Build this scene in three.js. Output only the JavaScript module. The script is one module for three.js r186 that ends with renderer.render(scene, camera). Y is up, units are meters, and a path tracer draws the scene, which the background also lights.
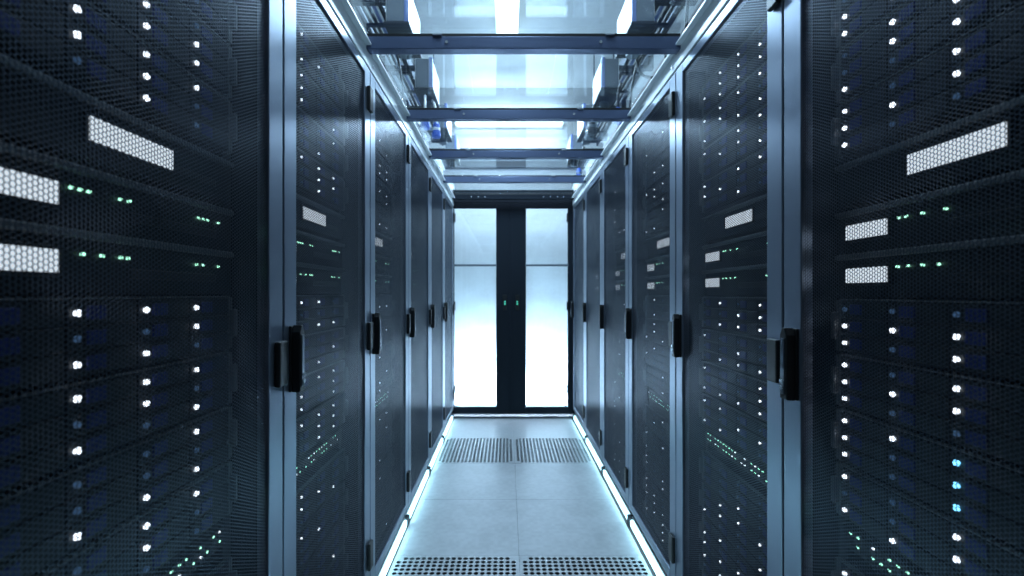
import * as THREE from 'three';
import { RoundedBoxGeometry } from 'three/addons/geometries/RoundedBoxGeometry.js';
import { mergeGeometries } from 'three/addons/utils/BufferGeometryUtils.js';
import { RectAreaLightUniformsLib } from 'three/addons/lights/RectAreaLightUniformsLib.js';

// ---------------------------------------------------------------- camera, exposure, renderer
const scene = new THREE.Scene();
const FOCAL = 455, EYE_X = -0.0635, EYE_Y = 1.277;
const camera = new THREE.PerspectiveCamera(2 * Math.atan(288 / FOCAL) * 180 / Math.PI, 1024 / 576, 0.02, 60);
camera.position.set(EYE_X, EYE_Y, 0);
camera.lookAt(EYE_X, EYE_Y, -5);
camera.setViewOffset(1024, 576, 5, -5, 1024, 576);
camera.focus = 1.45;
camera.userData.fStop = 2.8;
const renderer = new THREE.WebGLRenderer({ antialias: true });
renderer.toneMapping = THREE.LinearToneMapping;
renderer.toneMappingExposure = 1.0;
renderer.shadowMap.enabled = true;
RectAreaLightUniformsLib.init();
scene.background = new THREE.Color(0x000000);

const COOL = new THREE.Color().setRGB(0.61, 0.79, 1.0);
const STRIP = new THREE.Color().setRGB(0.36, 0.78, 1.0);
// radiances of the lamps of the room
const L = { wall: 140, batten: 27, ceiling: 150, near: 54, strip: 16, foot: 720 };

// ---------------------------------------------------------------- helpers
let seed = 20240;
const rnd = () => { seed = (seed * 1664525 + 1013904223) >>> 0; return seed / 4294967296; };
const taken = {};
function numbered(n) { const k = taken[n] = (taken[n] ?? -1) + 1; return k ? `${n}_${String(k).padStart(3, '0')}` : n; }
function tag(o, label, category, group, kind) {
  if (label) o.userData.label = label;
  if (category) o.userData.category = category;
  if (group) o.userData.group = group;
  if (kind) o.userData.kind = kind;
  return o;
}
function mesh(name, geo, mat, parent, x = 0, y = 0, z = 0) {
  const m = new THREE.Mesh(geo, mat);
  m.name = parent === scene ? numbered(name) : name;
  m.position.set(x, y, z); m.castShadow = m.receiveShadow = true;
  parent.add(m); return m;
}
function thing(name, x, y, z, turn = 0) {
  const g = new THREE.Group(); g.name = numbered(name);
  g.position.set(x, y, z); g.rotation.y = turn; scene.add(g); return g;
}
const cache = {};
function rb(w, h, d, r = 0.002, seg = 1) { const k = [w, h, d, r, seg].join(); return cache[k] ??= new RoundedBoxGeometry(w, h, d, seg, Math.min(r, w / 2.01, h / 2.01, d / 2.01)); }
// a box from its corner ranges, as geometry
function rg(x0, x1, y0, y1, z0, z1, r = 0.002) { return rb(x1 - x0, y1 - y0, z1 - z0, r).clone().translate((x0 + x1) / 2, (y0 + y1) / 2, (z0 + z1) / 2); }
function bar(name, x0, x1, y0, y1, z0, z1, mat, parent, r = 0.002) { return mesh(name, rb(+(x1 - x0).toFixed(4), +(y1 - y0).toFixed(4), +(z1 - z0).toFixed(4), r), mat, parent, (x0 + x1) / 2, (y0 + y1) / 2, (z0 + z1) / 2); }
const merge = (l) => mergeGeometries(l.map((g) => g.index ? g.toNonIndexed() : g));
function tube(pts, r, seg = 40, rad = 8) { return new THREE.TubeGeometry(new THREE.CatmullRomCurve3(pts.map((p) => new THREE.Vector3(...p))), seg, r, rad); }
function area(color, intensity, w, h, parent, x, y, z, tx, ty, tz) {
  const l = new THREE.RectAreaLight(color, intensity, w, h);
  l.position.set(x, y, z); parent.add(l);
  parent.updateMatrixWorld(true);
  l.lookAt(parent.localToWorld(new THREE.Vector3(tx, ty, tz)));
  return l;
}

// ---------------------------------------------------------------- textures and materials
function noiseTexture(size, fn, srgb = false) {
  const d = new Uint8Array(size * size * 4);
  for (let i = 0; i < size * size; i++) { const v = fn(i % size, Math.floor(i / size)); d[i * 4] = v[0]; d[i * 4 + 1] = v[1]; d[i * 4 + 2] = v[2]; d[i * 4 + 3] = 255; }
  const t = new THREE.DataTexture(d, size, size); t.wrapS = t.wrapT = THREE.RepeatWrapping; t.magFilter = THREE.LinearFilter;
  if (srgb) t.colorSpace = THREE.SRGBColorSpace;
  t.needsUpdate = true; return t;
}
function valueNoise(cells) {
  const g = Array.from({ length: cells * cells }, rnd);
  return (u, v) => {
    const x = u * cells, y = v * cells, x0 = Math.floor(x), y0 = Math.floor(y), f = (t) => t * t * (3 - 2 * t), fx = f(x - x0), fy = f(y - y0);
    const p = (a, b) => g[((b % cells) + cells) % cells * cells + ((a % cells) + cells) % cells];
    return (p(x0, y0) * (1 - fx) + p(x0 + 1, y0) * fx) * (1 - fy) + (p(x0, y0 + 1) * (1 - fx) + p(x0 + 1, y0 + 1) * fx) * fy;
  };
}
const n1 = valueNoise(7), n2 = valueNoise(31), n3 = valueNoise(97);
const speck = noiseTexture(256, (x, y) => { const v = 255 * (0.86 + 0.05 * n1(x / 256, y / 256) + 0.06 * n2(x / 256, y / 256) + 0.03 * rnd()); return [v, v, v]; }, true);
const rough = noiseTexture(256, (x, y) => { const v = 255 * (0.66 + 0.2 * n1(x / 256, y / 256) + 0.14 * n2(x / 256, y / 256)); return [v, v, v]; });

function std(r, g, b, roughness, metalness = 0, more = {}) { const m = new THREE.MeshStandardMaterial({ roughness, metalness, ...more }); m.color.setRGB(r, g, b); return m; }
function glow(r, g, b, power) { const m = std(r * 0.5, g * 0.5, b * 0.5, 0.5); m.emissive.setRGB(r, g, b); m.emissiveIntensity = power; return m; }
const M = {
  frame: std(0.23, 0.27, 0.34, 0.33, 0.8),
  sheet: std(0.075, 0.095, 0.128, 0.31, 0.75),
  body: std(0.012, 0.013, 0.015, 0.5, 0.2),
  black: std(0.008, 0.009, 0.01, 0.38, 0),
  handleTrim: std(0.12, 0.14, 0.17, 0.3, 0.8),
  chassis: std(0.009, 0.011, 0.014, 0.55, 0.1),
  caddy: std(0.011, 0.014, 0.018, 0.5, 0.1),
  ear: std(0.17, 0.18, 0.19, 0.4, 0.6),
  latch: std(0.01, 0.022, 0.16, 0.4),
  bezel: std(0.012, 0.013, 0.015, 0.35),
  fascia: std(0.82, 0.85, 0.87, 0.5, 0.0, { roughnessMap: rough }),
  beam: std(0.1, 0.13, 0.22, 0.42, 0.5, { roughnessMap: rough }),
  bolt: std(0.7, 0.72, 0.75, 0.25, 0.9),
  glass: new THREE.MeshPhysicalMaterial({ color: 0xf3fbfd, roughness: 0.0, transmission: 1, thickness: 0, ior: 1.5 }),
  roofGlass: new THREE.MeshPhysicalMaterial({ color: 0xf3fbfd, roughness: 0.0, transmission: 1, thickness: 0, ior: 1.62 }),
  door: new THREE.MeshPhysicalMaterial({ color: new THREE.Color().setRGB(0.008, 0.012, 0.018), roughness: 0.85, specularIntensity: 0.3 }),
  doorBar: std(0.14, 0.17, 0.2, 0.4, 0.5),
  tile: std(0.42, 0.435, 0.45, 0.42, 0, { map: speck, roughnessMap: rough }),
  panel: std(0.02, 0.023, 0.028, 0.5, 0.1),
  slab: std(0.04, 0.04, 0.042, 0.8),
  wall: std(0.8, 0.82, 0.83, 0.75, 0, { map: speck }),
  ceiling: std(0.72, 0.76, 0.78, 0.85, 0, { map: speck }),
  tray: std(0.06, 0.075, 0.1, 0.4, 0.6),
  boxWhite: std(0.78, 0.79, 0.78, 0.5),
  boxGrey: std(0.16, 0.19, 0.22, 0.45, 0.1),
  boxDark: std(0.03, 0.035, 0.045, 0.5),
  blueTrim: std(0.16, 0.22, 0.45, 0.4),
  plugBlue: std(0.02, 0.09, 0.5, 0.4),
  cable: std(0.015, 0.018, 0.022, 0.5),
  duct: std(0.05, 0.06, 0.075, 0.5),
  alu: std(0.4, 0.42, 0.44, 0.35, 0.8),
  led: glow(0.82, 0.9, 1.0, 3),
  ledCyan: glow(0.18, 0.62, 1.0, 3),
  ledDim: glow(0.05, 0.11, 0.22, 0.6),
  ledGreen: glow(0.42, 1.0, 0.72, 2.2),
  lockGreen: glow(0.08, 0.62, 0.42, 1),
  screen: glow(0.78, 0.89, 1.0, 0.95),
  stripGlow: glow(0.5, 0.88, 1.0, 4),
  lampGlow: glow(0.8, 0.95, 1.0, 3),
};

// ---------------------------------------------------------------- layout (metres; depth d runs away from the camera, world z = -d)
const W = 0.7, HALF = 0.605, ROW0 = 0.403, NR = 6, END = ROW0 + NR * W;   // rack width, half aisle, near end of the rows
const ROOF = 2.245, CEIL = 3.62, WALL_D = 5.2;
const ORD = ['', 'first', 'second', 'third', 'fourth', 'fifth', 'sixth', 'seventh', 'eighth', 'ninth', 'tenth', 'eleventh', 'twelfth', 'thirteenth', 'fourteenth'];
const fromDoors = (i) => NR - i === 1 ? 'rack next to the glass doors' : `${ORD[NR - i]} rack from the glass doors`;

// ---------------------------------------------------------------- the room
{
  const st = (name, x0, x1, y0, y1, z0, z1, mat) => tag(bar(name, x0, x1, y0, y1, z0, z1, mat, scene, 0.001), null, null, null, 'structure');
  const X = 3.2, B = 1.5;
  st('wall_end', -X, X, -0.5, CEIL, -WALL_D - 0.12, -WALL_D, M.wall).userData.label = 'white end wall behind the glass doors';
  st('wall_back', -X, X, -0.5, CEIL, B, B + 0.12, M.panel).userData.label = 'dark wall at the start of the aisle';
  for (const s of [-1, 1]) { const p = st(s < 0 ? 'wall_aisle_left' : 'wall_aisle_right', s < 0 ? -0.66 : 0.61, s < 0 ? -0.61 : 0.66, 0.002, 2.24, -ROW0 + 0.004, B - 0.002, M.panel); p.userData.label = 'dark panel closing the aisle before the first rack'; }
  st('trim_2', -0.66, 0.66, 2.245, 2.285, -ROW0 + 0.075, B - 0.002, M.panel).userData.label = 'dark roof panel at the start of the aisle';
  st('wall_left', -X - 0.12, -X, -0.5, CEIL, -WALL_D - 0.12, B + 0.12, M.wall).userData.label = 'white side wall behind the left rack row';
  st('wall_right', X, X + 0.12, -0.5, CEIL, -WALL_D - 0.12, B + 0.12, M.wall).userData.label = 'white side wall behind the right rack row';
  st('ceiling', -X - 0.12, X + 0.12, CEIL, CEIL + 0.12, -WALL_D - 0.12, B + 0.12, M.ceiling).userData.label = 'pale room ceiling above the glass roof';
  // raised floor: dark plenum slab below, solid floor under and behind the racks, tiles in the aisle
  const floor = thing('floor', 0, 0, 0); tag(floor, 'raised floor of pale square panels, two of each row perforated', null, null, 'structure');
  bar('plenum_slab', -X, X, -0.55, -0.5, -WALL_D, B, M.slab, floor, 0.001);
  bar('side_floor', -X, -HALF - 0.002, -0.04, 0, -WALL_D, B, M.slab, floor, 0.001);
  bar('side_floor', HALF - 0.008, X, -0.04, 0, -WALL_D, B, M.slab, floor, 0.001);
  const T = 0.6, g = 0.0008;
  const plain = rb(T - g, 0.035, T - g, 0.0012);
  const sq = new THREE.Shape(); const h = (T - g) / 2;
  sq.moveTo(-h, -h); sq.lineTo(h, -h); sq.lineTo(h, h); sq.lineTo(-h, h); sq.closePath();
  const N = 20, pitch = 0.0287;
  for (let a = 0; a < N; a++) for (let b = 0; b < N; b++) {
    if ((a === 0 || a === N - 1) && (b === 0 || b === N - 1)) continue;
    const p = new THREE.Path(); p.absellipse((a - (N - 1) / 2) * pitch, (b - (N - 1) / 2) * pitch, 0.0112, 0.0112, 0, Math.PI * 2, true);
    sq.holes.push(p);
  }
  const perf = new THREE.ExtrudeGeometry(sq, { depth: 0.003, bevelEnabled: false, curveSegments: 5 });
  perf.rotateX(-Math.PI / 2).translate(0, 0.0145, 0);
  for (let r = -4; r < 8; r++) for (const c of [0, 1]) {
    const far = 4.615 - r * T - T / 2 + 0.6 - 0.6, d = far, x = -0.605 + c * T + T / 2;
    if (d - T / 2 > WALL_D || d + T / 2 < -B) continue;
    const isPerf = r === 1 || r === 4 || r === 7;
    if (isPerf) mesh('perforated_tile', perf, M.tile, floor, x, -0.0175, -d).userData.label = 'floor panel punched with round holes';
    else if (d + T / 2 <= WALL_D) mesh('floor_tile', plain, M.tile, floor, x, -0.0175, -d);
  }
  bar('floor_tile', -0.605, 0.595, -0.035, 0, -WALL_D, -4.617, M.tile, floor, 0.001);
}

// ---------------------------------------------------------------- lamps of the room
{
  // batten on the end wall above the doors
  const w = thing('wall_lamp', -0.04, 3.215, -WALL_D);
  tag(w, 'long white light batten fixed across the end wall', 'lamp');
  bar('housing', -0.62, 0.62, -0.06, 0.06, 0.001, 0.03, M.boxWhite, w, 0.006);
  const df = mesh('diffuser', rb(1.22, 0.108, 0.075, 0.035, 4), M.lampGlow, w, 0, 0, 0.064); df.userData.label = 'glowing white diffuser';
  mesh('end_cap', rb(0.09, 0.07, 0.05, 0.006), M.alu, w, -0.69, 0.0, 0.026);
  area(COOL, L.wall, 1.2, 0.1, w, 0, -0.02, 0.112, 0, -0.8, 1);
  area(COOL, L.batten, 1.2, 0.06, w, 0, 0.062, 0.07, 0, 1, -0.45);
  area(COOL, L.batten * 0.24, 1.2, 0.06, w, 0, -0.062, 0.07, 0, -1, -0.2);
  // batten along the aisle under the ceiling
  for (const [d, power, where] of [[3.53, L.ceiling, 'toward the glass doors'], [1.2, L.near, 'over the first racks']]) {
    const c = thing('ceiling_lamp', -0.062, 3.5, -d);
    tag(c, `long white light batten hung lengthwise above the aisle, ${where}`, 'lamp', 'ceiling battens');
    mesh('housing', rb(0.13, 0.05, 1.26, 0.01), M.boxWhite, c, 0, 0.045, 0);
    mesh('diffuser', rb(0.185, 0.05, 1.26, 0.022, 3), M.lampGlow, c, 0, -0.002, 0).userData.label = 'glowing white diffuser';
    for (const s of [-0.45, 0.45]) mesh('hanger', new THREE.CylinderGeometry(0.006, 0.006, 0.06, 8), M.alu, c, 0, 0.09, s);
    area(COOL, power, 0.18, 1.24, c, 0, -0.03, 0, 0, -1, 0.0001);
  }
  // floor strip between the glass doors and the end wall
  const f = thing('floor_light_strip', 0, 0, -4.83);
  tag(f, 'floor light strip behind the glass doors, at the end wall', 'light strip');
  bar('channel', -0.9, 0.9, 0.001, 0.025, -0.03, 0.03, M.alu, f, 0.004);
  mesh('diffuser', rb(1.78, 0.012, 0.05, 0.004), M.lampGlow, f, 0, 0.03, 0);
  area(COOL, L.foot, 1.76, 0.05, f, 0, 0.04, -0.012, 0, 0.5, -1);
}

// ---------------------------------------------------------------- perforated door sheet: one block of hexagonal holes, repeated up the door
const P = 0.007, R = P / Math.sqrt(3), COLS = 93, ROWS = 6, BLOCKS = 47, THICK = 0.001;
const SHEET_X = 0.35 - (COLS - 1) * 1.5 * R / 2, SHEET_Y = 0.138;
const holeBlock = (() => {
  const pos = [], k = 0.85;
  const v = (cx, cy, a, s, z) => [cx + Math.cos(a) * R * s, cy + Math.sin(a) * R * s, z];
  for (let c = 0; c < COLS; c++) for (let r = 0; r < ROWS; r++) {
    const cx = SHEET_X + c * 1.5 * R, cy = r * P + (c % 2 ? P / 2 : 0) + P / 2;
    for (let e = 0; e < 6; e++) {
      const a = e * Math.PI / 3, b = a + Math.PI / 3;
      const o0 = v(cx, cy, a, 1, 0), o1 = v(cx, cy, b, 1, 0), i0 = v(cx, cy, a, k, 0), i1 = v(cx, cy, b, k, 0), k0 = v(cx, cy, a, k, -THICK), k1 = v(cx, cy, b, k, -THICK);
      pos.push(...o0, ...o1, ...i1, ...o0, ...i1, ...i0, ...i0, ...i1, ...k1, ...i0, ...k1, ...k0);
    }
  }
  const g = new THREE.BufferGeometry();
  g.setAttribute('position', new THREE.Float32BufferAttribute(pos, 3)); g.computeVertexNormals();
  return g;
})();
function perforatedSheet(parent) {
  const m = new THREE.InstancedMesh(holeBlock, M.sheet, BLOCKS), q = new THREE.Matrix4();
  for (let i = 0; i < BLOCKS; i++) m.setMatrixAt(i, q.makeTranslation(0, SHEET_Y + i * ROWS * P, -0.006));
  m.name = 'perforated_sheet'; m.castShadow = m.receiveShadow = true;
  tag(m, 'black steel sheet full of small hexagonal holes', null, null, 'stuff');
  parent.add(m);
}

// ---------------------------------------------------------------- racks
// local axes of a rack: x to the right as one faces it, y up, z out into the aisle, origin at its front left foot
const LIFT = { left: 0.0065, right: 0 };   // the units of the left row sit a little higher
const TURN = { left: Math.PI / 2, right: -Math.PI / 2 };
function spot(side, i) { return side === 'left' ? [-HALF, -(ROW0 + i * W)] : [HALF, -(ROW0 + (i + 1) * W)]; }
const handleShape = (() => { const s = new THREE.Shape(); s.moveTo(-0.011, -0.08); s.lineTo(0.011, -0.08); s.lineTo(0.011, 0.066); s.lineTo(0.004, 0.08); s.lineTo(-0.004, 0.08); s.lineTo(-0.011, 0.066); s.closePath();
  return new THREE.ExtrudeGeometry(s, { depth: 0.014, bevelEnabled: true, bevelThickness: 0.004, bevelSize: 0.003, bevelSegments: 2, steps: 1 }); })();
const screw = new THREE.CylinderGeometry(0.006, 0.006, 0.005, 12).rotateX(Math.PI / 2);
function makeRack(side, i) {
  const [x, z] = spot(side, i);
  const t = thing('server_rack', x, 0, z, TURN[side]);
  tag(t, `black server rack with perforated door, ${fromDoors(i)}, ${side} row facing them`, 'rack', 'server racks lining the aisle');
  bar('side_panel', 0.001, 0.012, 0.1, 2.15, -1.05, -0.03, M.body, t);
  bar('side_panel', W - 0.012, W - 0.001, 0.1, 2.15, -1.05, -0.03, M.body, t);
  bar('top_panel', 0.001, W - 0.001, 2.15, 2.16, -1.05, -0.004, M.body, t);
  bar('rear_panel', 0.012, W - 0.012, 0.1, 2.15, -1.05, -1.04, M.body, t);
  bar('plinth', 0.001, W - 0.001, 0.001, 0.083, -1.05, -0.06, M.body, t);
  for (const s of [0, 1]) bar('mounting_rail', s ? 0.614 : 0.055, s ? 0.645 : 0.079, 0.1, 2.14, -0.11, -0.095, M.body, t);
  // door
  const A = 0.003, B = W - 0.003, S = 0.068, y0 = 0.097, y1 = 2.155;
  const d = mesh('door', merge([rg(A, S, y0, y1, -0.028, 0, 0.003), rg(W - S, B, y0, y1, -0.028, 0, 0.003), rg(S, W - S, y1 - 0.034, y1, -0.028, 0, 0.003), rg(S, W - S, y0, y0 + 0.045, -0.028, 0, 0.003)]), M.frame, t);
  d.userData.label = 'satin grey door frame';
  perforatedSheet(d);
  const h = mesh('handle', handleShape, M.black, d, 0.044, 1.113, 0.0085); h.userData.label = 'black swing handle';
  bar('handle_base', 0.026, 0.062, 1.03, 1.195, 0.0, 0.006, M.black, d);
  mesh('grip_face', rb(0.014, 0.13, 0.003, 0.001), M.handleTrim, h, 0, -0.006, 0.0185).userData.label = 'grey metal grip face';
  for (const yy of [1.056, 1.072]) mesh('key_screw', screw, M.bolt, d, 0.044, yy, 0.0295);
  for (const [ya, yb] of [[1.056, 1.163], [1.985, 2.08], [0.2, 0.305]]) bar('hinge', W - 0.046, W - 0.004, ya, yb, 0.0, 0.014, M.black, d, 0.004);
  return t;
}

// ---------------------------------------------------------------- servers and other rack units
const SX = 0.1, SW = 0.492, FRONT = -0.072;           // left edge, width and front plane in the rack
const caddyGeo = rb(0.1205, 0.0345, 0.012, 0.003), latchGeo = rb(0.032, 0.021, 0.004, 0.0015), slotGeo = rb(0.05, 0.003, 0.003, 0.001);
const ledGeo = new THREE.CylinderGeometry(0.0048, 0.0048, 0.004, 12).rotateX(Math.PI / 2);
const ledFar = new THREE.CylinderGeometry(0.0036, 0.0036, 0.004, 10).rotateX(Math.PI / 2);
const ledSmall = rb(0.007, 0.0045, 0.003, 0.001);
const chassisGeo = rb(SW, 0.117, 0.62, 0.003), earGeo = merge([rb(0.018, 0.112, 0.012, 0.002).clone(), rb(0.008, 0.06, 0.016, 0.003).clone().translate(0, 0, 0.012)]);
const edgeGeo = rb(SW, 0.0025, 0.012, 0.001);
const caddyBlock = (() => { const l = []; for (let c = 0; c < 4; c++) for (let r = 0; r < 3; r++) l.push(caddyGeo.clone().translate(SX + 0.0615 + c * 0.123, -0.0365 * r, FRONT)); return merge(l); })();
const latchBlock = (() => { const l = []; for (let c = 0; c < 4; c++) for (let r = 0; r < 3; r++) l.push(latchGeo.clone().translate(SX + 0.046 + c * 0.123, -0.0365 * r, FRONT + 0.0075)); return merge(l); })();
const PATTERN = {   // rows of lamps read off the photograph for the two nearest racks: columns left to right, b bright, d dim, c cyan
  right: { 2: 'ddb bbd bbb bdb', 3: 'bbb dbd bbd bdb', 4: 'dbb dbd dbb bdb', 5: 'bbb dbd bbd dbb', 6: 'bbb bdd ccc bbd', 7: 'bdb ddb bbd bdb' },
  left: { 2: 'bdb bdb bbb dbb', 3: 'bbd bbd bbb bdd', 4: 'bbd bdb bdb bbd', 5: 'bdb bdb bbd bdb', 6: 'bdd ddb ddb bdb', 7: 'bbd dbd bbd bdd' },
};
const LEDM = { b: M.led, d: M.ledDim, c: M.ledCyan };
const TOPS = [2.034, 1.913, 1.792, 1.671, 1.242, 1.121, 1.0, 0.879, 0.668, 0.547, 0.426, 0.305, 0.184];   // height of the top lamp row
function makeServer(side, i, n) {
  const [x, z] = spot(side, i), y = TOPS[n] + LIFT[side];
  const t = thing('drive_server', x, y, z, TURN[side]);
  tag(t, `twelve-drive server, ${ORD[n + 1]} from top, ${fromDoors(i)}, ${side} row`, 'server', 'drive servers in the racks');
  const mid = -0.0365;
  mesh('chassis', chassisGeo, M.chassis, t, SX + SW / 2, mid, FRONT - 0.315);
  for (const s of [SX - 0.006, SX + SW + 0.004]) mesh('mounting_ear', earGeo, M.ear, t, s, mid, FRONT);
  if (i < 2) mesh('top_edge', edgeGeo, M.ear, t, SX + SW / 2, 0.0205, FRONT + 0.001);
  const pat = PATTERN[side][n] && i === 0 ? PATTERN[side][n].split(' ') : null;
  const state = [];
  for (let c = 0; c < 4; c++) for (let r = 0; r < 3; r++) state.push(pat ? pat[c][r] : rnd() < [0.5, 0.48, 0.32, 0.15, 0.1, 0.1][i] ? 'b' : 'd');
  if (i < 2) {
    for (let c = 0; c < 4; c++) for (let r = 0; r < 3; r++) {
      const d = mesh('drive_caddy', caddyGeo, M.caddy, t, SX + 0.0615 + c * 0.123, -0.0365 * r, FRONT);
      mesh('latch', latchGeo, M.latch, d, -0.0155, 0, 0.0075).userData.label = 'dark blue release latch';
      mesh('status_light', i ? ledFar : ledGeo, LEDM[state[c * 3 + r]], d, -0.046, 0, 0.008);
    }
  } else {
    mesh('drive_caddies', caddyBlock, M.caddy, t).userData.kind = 'stuff';
    for (const k of ['b', 'd']) {
      const l = []; state.forEach((s, q) => { if (s === k) l.push(ledFar.clone().translate(SX + 0.0155 + Math.floor(q / 3) * 0.123, -0.0365 * (q % 3), FRONT + 0.008)); });
      if (l.length) mesh('status_lights', merge(l), LEDM[k], t).userData.kind = 'stuff';
    }
  }
}
const unitGeo = rb(0.52, 0.092, 0.5, 0.004), lipGeo = rb(0.53, 0.012, 0.02, 0.004), ventGeo = rb(0.22, 0.016, 0.004, 0.002);
function makeUnit(side, i, kind) {   // 0: wide display, 1 and 2: short display and green lamps
  const [x, z] = spot(side, i), y = [1.513, 1.407, 1.314][kind] + LIFT[side];
  const t = thing(kind ? 'control_unit' : 'display_unit', x, y, z, TURN[side]);
  tag(t, kind ? `${kind === 1 ? 'upper' : 'lower'} control unit with short lit display, ${fromDoors(i)}, ${side} row` : `unit with one wide lit display, ${fromDoors(i)}, ${side} row`, 'rack unit', kind ? 'control units in the racks' : 'display units in the racks');
  mesh('housing', unitGeo, M.chassis, t, 0.346, 0, FRONT - 0.256);
  mesh('top_lip', lipGeo, M.ear, t, 0.346, 0.041, FRONT - 0.004);
  mesh('vent', ventGeo, M.bezel, t, 0.45, -0.012, FRONT - 0.004);
  const [a, b, hh] = kind ? [0.11, 0.218, 0.031] : [0.264, 0.43, 0.036];
  bar('display_bezel', a - 0.006, b + 0.006, -hh / 2 - 0.006, hh / 2 + 0.006, FRONT - 0.008, FRONT + 0.001, M.bezel, t);
  bar('display', a, b, -hh / 2, hh / 2, FRONT - 0.002, FRONT + 0.003, M.screen, t, 0.001).userData.label = 'glowing white display';
  if (kind) for (const u of (kind === 1 ? [[0.24, 0.255, 0.289, 0.332, 0.505, 0.52, 0.545, 0.571], [0.24, 0.254, 0.268, 0.322, 0.34, 0.506, 0.52, 0.534, 0.569]] : [[0.237, 0.26, 0.289, 0.32, 0.5, 0.57], [0.258, 0.29, 0.323, 0.337, 0.5, 0.52, 0.568]])[side === 'left' ? 1 : 0])
    mesh('status_light', ledSmall, M.ledGreen, t, u, 0.013, FRONT - 0.003);
}
const switchGeo = rb(0.52, 0.044, 0.4, 0.003), portGeo = rb(0.012, 0.01, 0.003, 0.001);
function makeSwitch(side, i) {
  const [x, z] = spot(side, i), t = thing('network_switch', x, 0.741 + LIFT[side], z, TURN[side]);
  tag(t, `network switch with two rows of green lights, ${fromDoors(i)}, ${side} row`, 'network switch', 'network switches in the racks');
  mesh('housing', switchGeo, M.chassis, t, 0.346, 0, FRONT - 0.206);
  for (let k = 0; k < 24; k++) for (const r of [0.011, -0.009]) {
    mesh('port', portGeo, M.black, t, 0.116 + k * 0.02, r - 0.005, FRONT - 0.006);
    if (rnd() < 0.62) mesh('port_light', ledSmallest, rnd() < 0.75 ? M.ledGreen : M.led, t, 0.116 + k * 0.02, r + 0.004, FRONT - 0.005);
  }
}
const ledSmallest = rb(0.0055, 0.0035, 0.003, 0.0008);
for (let i = 0; i < NR; i++) for (const side of ['left', 'right']) {
  makeRack(side, i);
  for (let n = 0; n < TOPS.length; n++) makeServer(side, i, n);
  for (let k = 0; k < 3; k++) makeUnit(side, i, k);
  makeSwitch(side, i);
}

// ---------------------------------------------------------------- light strips at the rack feet
for (let i = 0; i < NR; i++) for (const side of ['left', 'right']) {
  const [x, z] = spot(side, i), t = thing('rack_light_strip', x, 0, z, TURN[side]);
  tag(t, `bright light strip on the floor, foot of ${fromDoors(i)}, ${side} row`, 'light strip', 'light strips at the foot of the racks');
  bar('channel', 0.012, W - 0.012, 0.001, 0.055, -0.05, -0.015, M.alu, t, 0.002);
  mesh('diffuser', rb(W - 0.05, 0.038, 0.014, 0.006, 2), M.stripGlow, t, W / 2, 0.024, -0.01).userData.label = 'glowing white diffuser';
  for (const s of [0.012, W - 0.012]) mesh('end_clip', rb(0.022, 0.05, 0.04, 0.003), M.boxDark, t, s, 0.026, -0.017);
  area(STRIP, L.strip, W - 0.05, 0.028, t, W / 2, 0.026, -0.002, W / 2, 0.12, 0.3);
}

// ---------------------------------------------------------------- containment roof: side rails, beams, glass
for (const side of ['left', 'right']) {
  const s = side === 'left' ? -1 : 1, t = thing('roof_side_rail', 0, 0, 0);
  tag(t, `pale metal rail along the top of the ${side} rack row`, 'rail', 'roof side rails');
  const X = (a, b) => s < 0 ? [-b, -a] : [a, b];
  const [a0, a1] = X(HALF - 0.001, HALF + 0.02); bar('face_plate', a0, a1, 2.163, 2.245, -END - 0.03, -0.34, M.fascia, t, 0.003);
  const [b0, b1] = X(HALF - 0.022, HALF + 0.0); bar('glass_ledge', b0, b1, 2.226, 2.236, -END - 0.03, -0.34, M.fascia, t, 0.002);
  const [c0, c1] = X(HALF + 0.02, HALF + 0.06); bar('base_flange', c0, c1, 2.161, 2.168, -END - 0.03, -0.34, M.fascia, t, 0.002);
  for (let k = 0; k < NR; k++) mesh('rail_screw', screw.clone().rotateY(Math.PI / 2), M.bolt, t, s * (HALF - 0.003), 2.185, -(ROW0 + k * W + W + 0.03));
}
const BEAMS = []; for (let k = 0; k <= NR; k++) BEAMS.push(ROW0 + k * W - 0.06);   // front faces of the cross beams
BEAMS.forEach((d, k) => {
  const left = NR - k, t = thing('roof_beam', 0, 2.213, -d);
  tag(t, left ? `dark blue-grey roof cross beam, ${ORD[left + 1]} from the glass doors` : 'dark roof cross beam right above the glass doors', 'beam', 'roof cross beams');
  bar('beam_bar', -HALF + 0.002, HALF - 0.002, 0, 0.048, -0.045, 0, left ? M.beam : M.door, t, 0.003);
  bar('seal', -HALF + 0.003, HALF - 0.003, 0.048, 0.06, -0.04, -0.002, M.black, t, 0.001);
  const bs = left ? [-0.295, 0.295] : [-0.42, -0.35, -0.28, 0.3, 0.37, 0.44, 0.5];
  for (const u of bs) mesh('bolt', screw, M.bolt, t, u, 0.024, 0.002);
  if (left) for (const u of [-0.33, 0.33]) mesh('glass_clip', rb(0.036, 0.006, 0.012, 0.002), M.bolt, t, u, 0.051, 0.004);
});
for (let k = 0; k < NR; k++) {
  const a = BEAMS[k] + 0.0225, b = BEAMS[k + 1] + 0.0225, left = NR - k;
  const g = bar('roof_glass_panel', -HALF + 0.004, HALF - 0.004, 2.274, 2.28, -b + 0.003, -a - 0.003, M.roofGlass, scene, 0.001);
  tag(g, left === 1 ? 'clear roof glass panel next to the glass doors' : `clear roof glass panel, ${ORD[left]} from the glass doors`, 'glass panel', 'roof glass panels');
}

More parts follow.
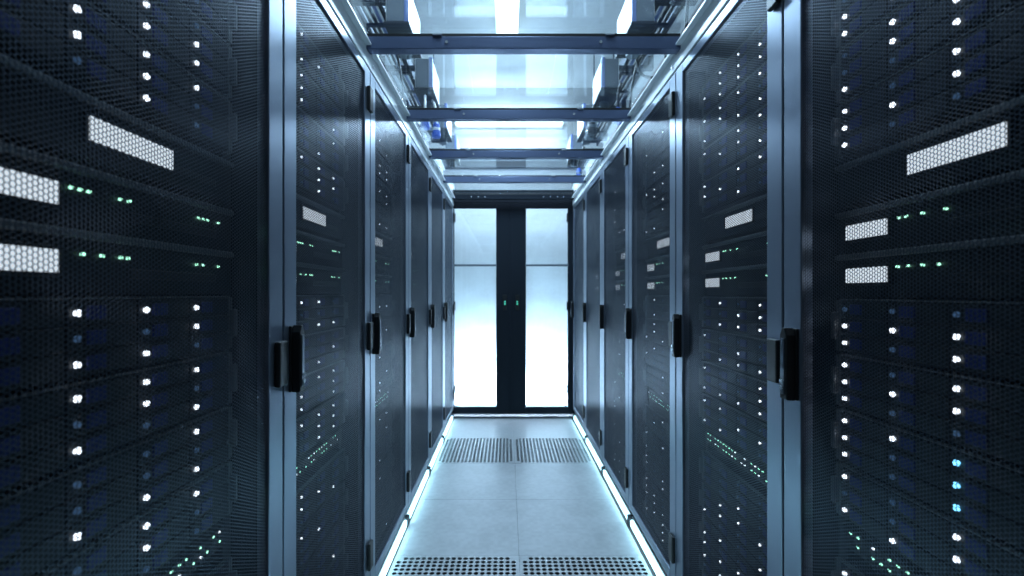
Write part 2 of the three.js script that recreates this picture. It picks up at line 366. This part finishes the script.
// ---------------------------------------------------------------- double glass doors at the end of the aisle
{
  const D = 4.64, C = -0.022, y0 = 0.045, y1 = 2.2;
  const fr = thing('trim_1', C, 0, -D); tag(fr, 'dark frame around the double glass doors', null, null, 'structure');
  bar('header', -0.8, 0.8, 2.203, 2.33, -0.07, -0.01, M.door, fr);
  for (const s of [-1, 1]) bar('jamb', s < 0 ? -0.8 : 0.7, s < 0 ? -0.7 : 0.8, 0.001, 2.203, -0.07, -0.01, M.door, fr);
  bar('threshold', -0.7, 0.7, 0.0005, 0.02, -0.07, 0.01, M.boxDark, fr);
  [[-1, 'left'], [1, 'right']].forEach(([s, side], n) => {
    const t = thing(`door_${n + 1}`, C, 0, -D); tag(t, `${side} leaf of the dark framed double glass doors`, null, null, 'structure');
    const bx = (name, a, b, ya, yb, za, zb, m, p = t, r = 0.003) => bar(name, s < 0 ? -b : a, s < 0 ? -a : b, ya, yb, za, zb, m, p, r);
    bx('meeting_stile', 0.0004, 0.153, y0, y1, -0.055, -0.012, M.door);
    if (s < 0) bar('edge_strip', -0.014, 0.01, y0, y1, -0.011, -0.004, M.door, t, 0.002);
    bx('hinge_stile', 0.583, 0.695, y0, y1, -0.055, -0.012, M.door);
    bx('top_rail', 0.153, 0.583, 2.145, y1, -0.055, -0.012, M.door);
    bx('bottom_rail', 0.153, 0.583, y0, 0.108, -0.055, -0.012, M.door);
    bx('pane', 0.15, 0.586, 0.105, 2.148, -0.036, -0.03, M.glass, t, 0.001).userData.label = 'clear door pane';
    bx('glazing_bar', 0.145, 0.591, 1.55, 1.572, -0.03, -0.01, M.doorBar);
    bx('lock_plate', 0.045, 0.085, 1.1, 1.26, -0.013, -0.008, M.black);
    for (const yy of [1.165, 1.187]) mesh('lock_light', rb(0.014, 0.016, 0.004, 0.001), M.lockGreen, t, s * 0.063, yy, -0.006).userData.label = 'small green lock light';
    for (const yy of [0.25, 1.1, 2.0]) bx('door_hinge', 0.567, 0.585, yy, yy + 0.09, -0.012, 0.004, M.black);
  });
}

// ---------------------------------------------------------------- above the glass roof
{
  const t = thing('cable_duct', 0, 2.7, -WALL_D); tag(t, 'dark horizontal cable duct across the end wall', 'cable duct');
  bar('duct_body', -2.2, 2.2, 0, 0.22, 0.001, 0.04, M.duct, t, 0.004);
  for (const y of [0.07, 0.15]) bar('duct_rib', -2.2, 2.2, y, y + 0.012, 0.04, 0.046, M.boxGrey, t, 0.002);
}
for (const side of ['left', 'right']) {
  const s = side === 'left' ? -1 : 1;
  const t = thing('cable_tray', s * 0.83, 2.86, 0); tag(t, `dark ladder cable tray hung above the ${side} rack row`, 'cable tray', 'overhead cable trays');
  for (const x of [-0.075, 0.075]) bar('side_rail', x - 0.008, x + 0.008, 0, 0.075, -4.9, -0.1, M.tray, t, 0.003);
  for (let k = 0; k < 16; k++) bar('rung', -0.067, 0.067, 0.008, 0.022, -0.3 - k * 0.3 - 0.03, -0.3 - k * 0.3, M.tray, t, 0.002);
  for (const d of [0.9, 2.55, 4.2]) for (const x of [-0.09, 0.09]) mesh('hanger_rod', new THREE.CylinderGeometry(0.005, 0.005, CEIL - 2.87, 8), M.tray, t, x, (CEIL - 2.87) / 2 + 0.01, -d);
  for (let k = 0; k < 4; k++) {
    const pts = []; for (let q = 0; q <= 12; q++) pts.push([s * 0.83 - 0.048 + k * 0.032 + (rnd() - 0.5) * 0.005, 2.894 + rnd() * 0.004, -0.15 - q * 0.39]);
    tag(mesh('power_cable', tube(pts, 0.011, 48, 7), (s < 0 ? 3 - k : k) === 1 ? M.blueTrim : M.cable, scene), `${['black power cable nearest the aisle side', 'blue-grey power cable', 'black power cable next to the blue-grey one', 'black power cable nearest the rear side'][s < 0 ? 3 - k : k]} in the ${side} cable tray`, 'cable', 'cables in the trays');
  }
  // tap-off boxes hung beside the tray, one above each rack
  for (let k = 0; k < 6; k++) {
    const d = 0.79 + k * 0.7, b = thing('power_box', s * 0.595, 2.57, -d);
    tag(b, `white and grey power box, ${ORD[6 - k]} from the end wall, above the ${side} rack row`, 'power box', 'overhead power boxes');
    bar('housing', -0.055, 0.055, 0.012, 0.2, -0.31, -0.006, M.boxWhite, b, 0.004);
    bar('end_plate', -0.05, 0.05, 0.016, 0.196, -0.006, 0.0, M.boxGrey, b, 0.002);
    bar('corner_strip', s < 0 ? 0.036 : -0.058, s < 0 ? 0.058 : -0.036, 0.006, 0.205, -0.03, 0.004, M.blueTrim, b, 0.003);
    bar('bottom_plate', -0.062, 0.062, 0, 0.012, -0.32, 0.006, M.boxDark, b, 0.002);
    bar('arm', s < 0 ? -0.32 : 0.05, s < 0 ? -0.05 : 0.32, 0.2, 0.225, -0.18, -0.14, M.tray, b, 0.003);
    bar('arm_post', s * 0.3 - 0.02, s * 0.3 + 0.02, 0.225, 0.288, -0.18, -0.14, M.tray, b, 0.003);
    mesh('socket', new THREE.CylinderGeometry(0.03, 0.034, 0.05, 16), M.boxGrey, b, 0, -0.025, -0.2);
  }
}
// blue industrial plugs dangling from the boxes, cable loops up to the tray
const plugBody = new THREE.LatheGeometry([[0.001, 0], [0.026, 0], [0.03, 0.006], [0.03, 0.03], [0.024, 0.036], [0.022, 0.085], [0.012, 0.1], [0.001, 0.1]].map((p) => new THREE.Vector2(...p)), 18);
const collarGeo = new THREE.LatheGeometry([[0.0225, 0], [0.026, 0.002], [0.026, 0.016], [0.0225, 0.02]].map((p) => new THREE.Vector2(...p)), 18);
function plug(x, y, d, label, to, white) {
  const t = thing('power_plug', x, y, -d); tag(t, label, 'plug', 'hanging power plugs');
  mesh('plug_body', plugBody, M.plugBlue, t);
  mesh('collar', collarGeo, white ? M.boxWhite : M.boxGrey, t, 0, 0.045, 0);
  mesh('lead', tube([[0, 0.095, 0], [0, 0.15, 0], [to[0] * 0.4, 0.22, to[2] * 0.4], to], 0.008, 24, 7), white ? M.boxWhite : M.cable, t);
}
plug(-0.575, 2.30, 2.84, 'blue plug with white collar hanging above the left rack row', [-0.02, 0.26, -0.12], true);
plug(-0.53, 2.30, 3.0, 'blue plug with white collar and cable, beside another plug, left row', [-0.03, 0.255, -0.02], true);
plug(0.615, 2.31, 2.78, 'blue plug hanging close to the rail above the right rack row', [0.02, 0.25, 0.0], false);
plug(0.585, 2.30, 4.1, 'blue plug hanging above the right rack row near the glass doors', [0.03, 0.26, 0.1], false);
for (const [x, d, n] of [[0.5, 3.02, 0], [0.5, 3.12, 1]]) {
  const t = thing('coupler', x, 2.33, -d); tag(t, n ? 'grey cable coupler with a chrome ring, above the right rack row' : 'dark grey cable coupler with a round cap, above the right rack row', 'coupler', 'cable couplers');
  mesh('coupler_body', plugBody, n ? M.boxGrey : M.boxDark, t);
  mesh('ring', collarGeo, n ? M.bolt : M.boxGrey, t, 0, 0.04, 0);
  mesh('lead', tube([[0, 0.095, 0], [0, 0.14, 0], [0.015, 0.19, 0], [0.04, 0.236, 0]], 0.008, 20, 7), M.cable, t);
}
tag(mesh('cable_loop', tube([[0.725, 2.84, -2.66], [0.7, 2.76, -2.66], [0.69, 2.64, -2.65], [0.72, 2.53, -2.62], [0.8, 2.51, -2.58], [0.84, 2.6, -2.58], [0.78, 2.69, -2.6], [0.71, 2.64, -2.64], [0.67, 2.5, -2.66], [0.655, 2.36, -2.66], [0.645, 2.2525, -2.66]], 0.0075, 80, 8), M.cable, scene), 'black cable curled into a loop above the right rack row', 'cable');
tag(mesh('drop_cable', tube([[0.73, 2.84, -1.78], [0.72, 2.75, -1.8], [0.69, 2.6, -1.82], [0.67, 2.4, -1.86], [0.7, 2.17, -1.9]], 0.0075, 50, 8), M.cable, scene), 'black cable dropping from the right tray to a rack', 'cable');
tag(mesh('drop_cable', tube([[-0.73, 2.84, -2.66], [-0.72, 2.76, -2.66], [-0.69, 2.6, -2.65], [-0.67, 2.42, -2.65], [-0.7, 2.17, -2.66]], 0.0075, 50, 8), M.cable, scene), 'black cable dropping from the left tray to a rack', 'cable');

renderer.render(scene, camera);
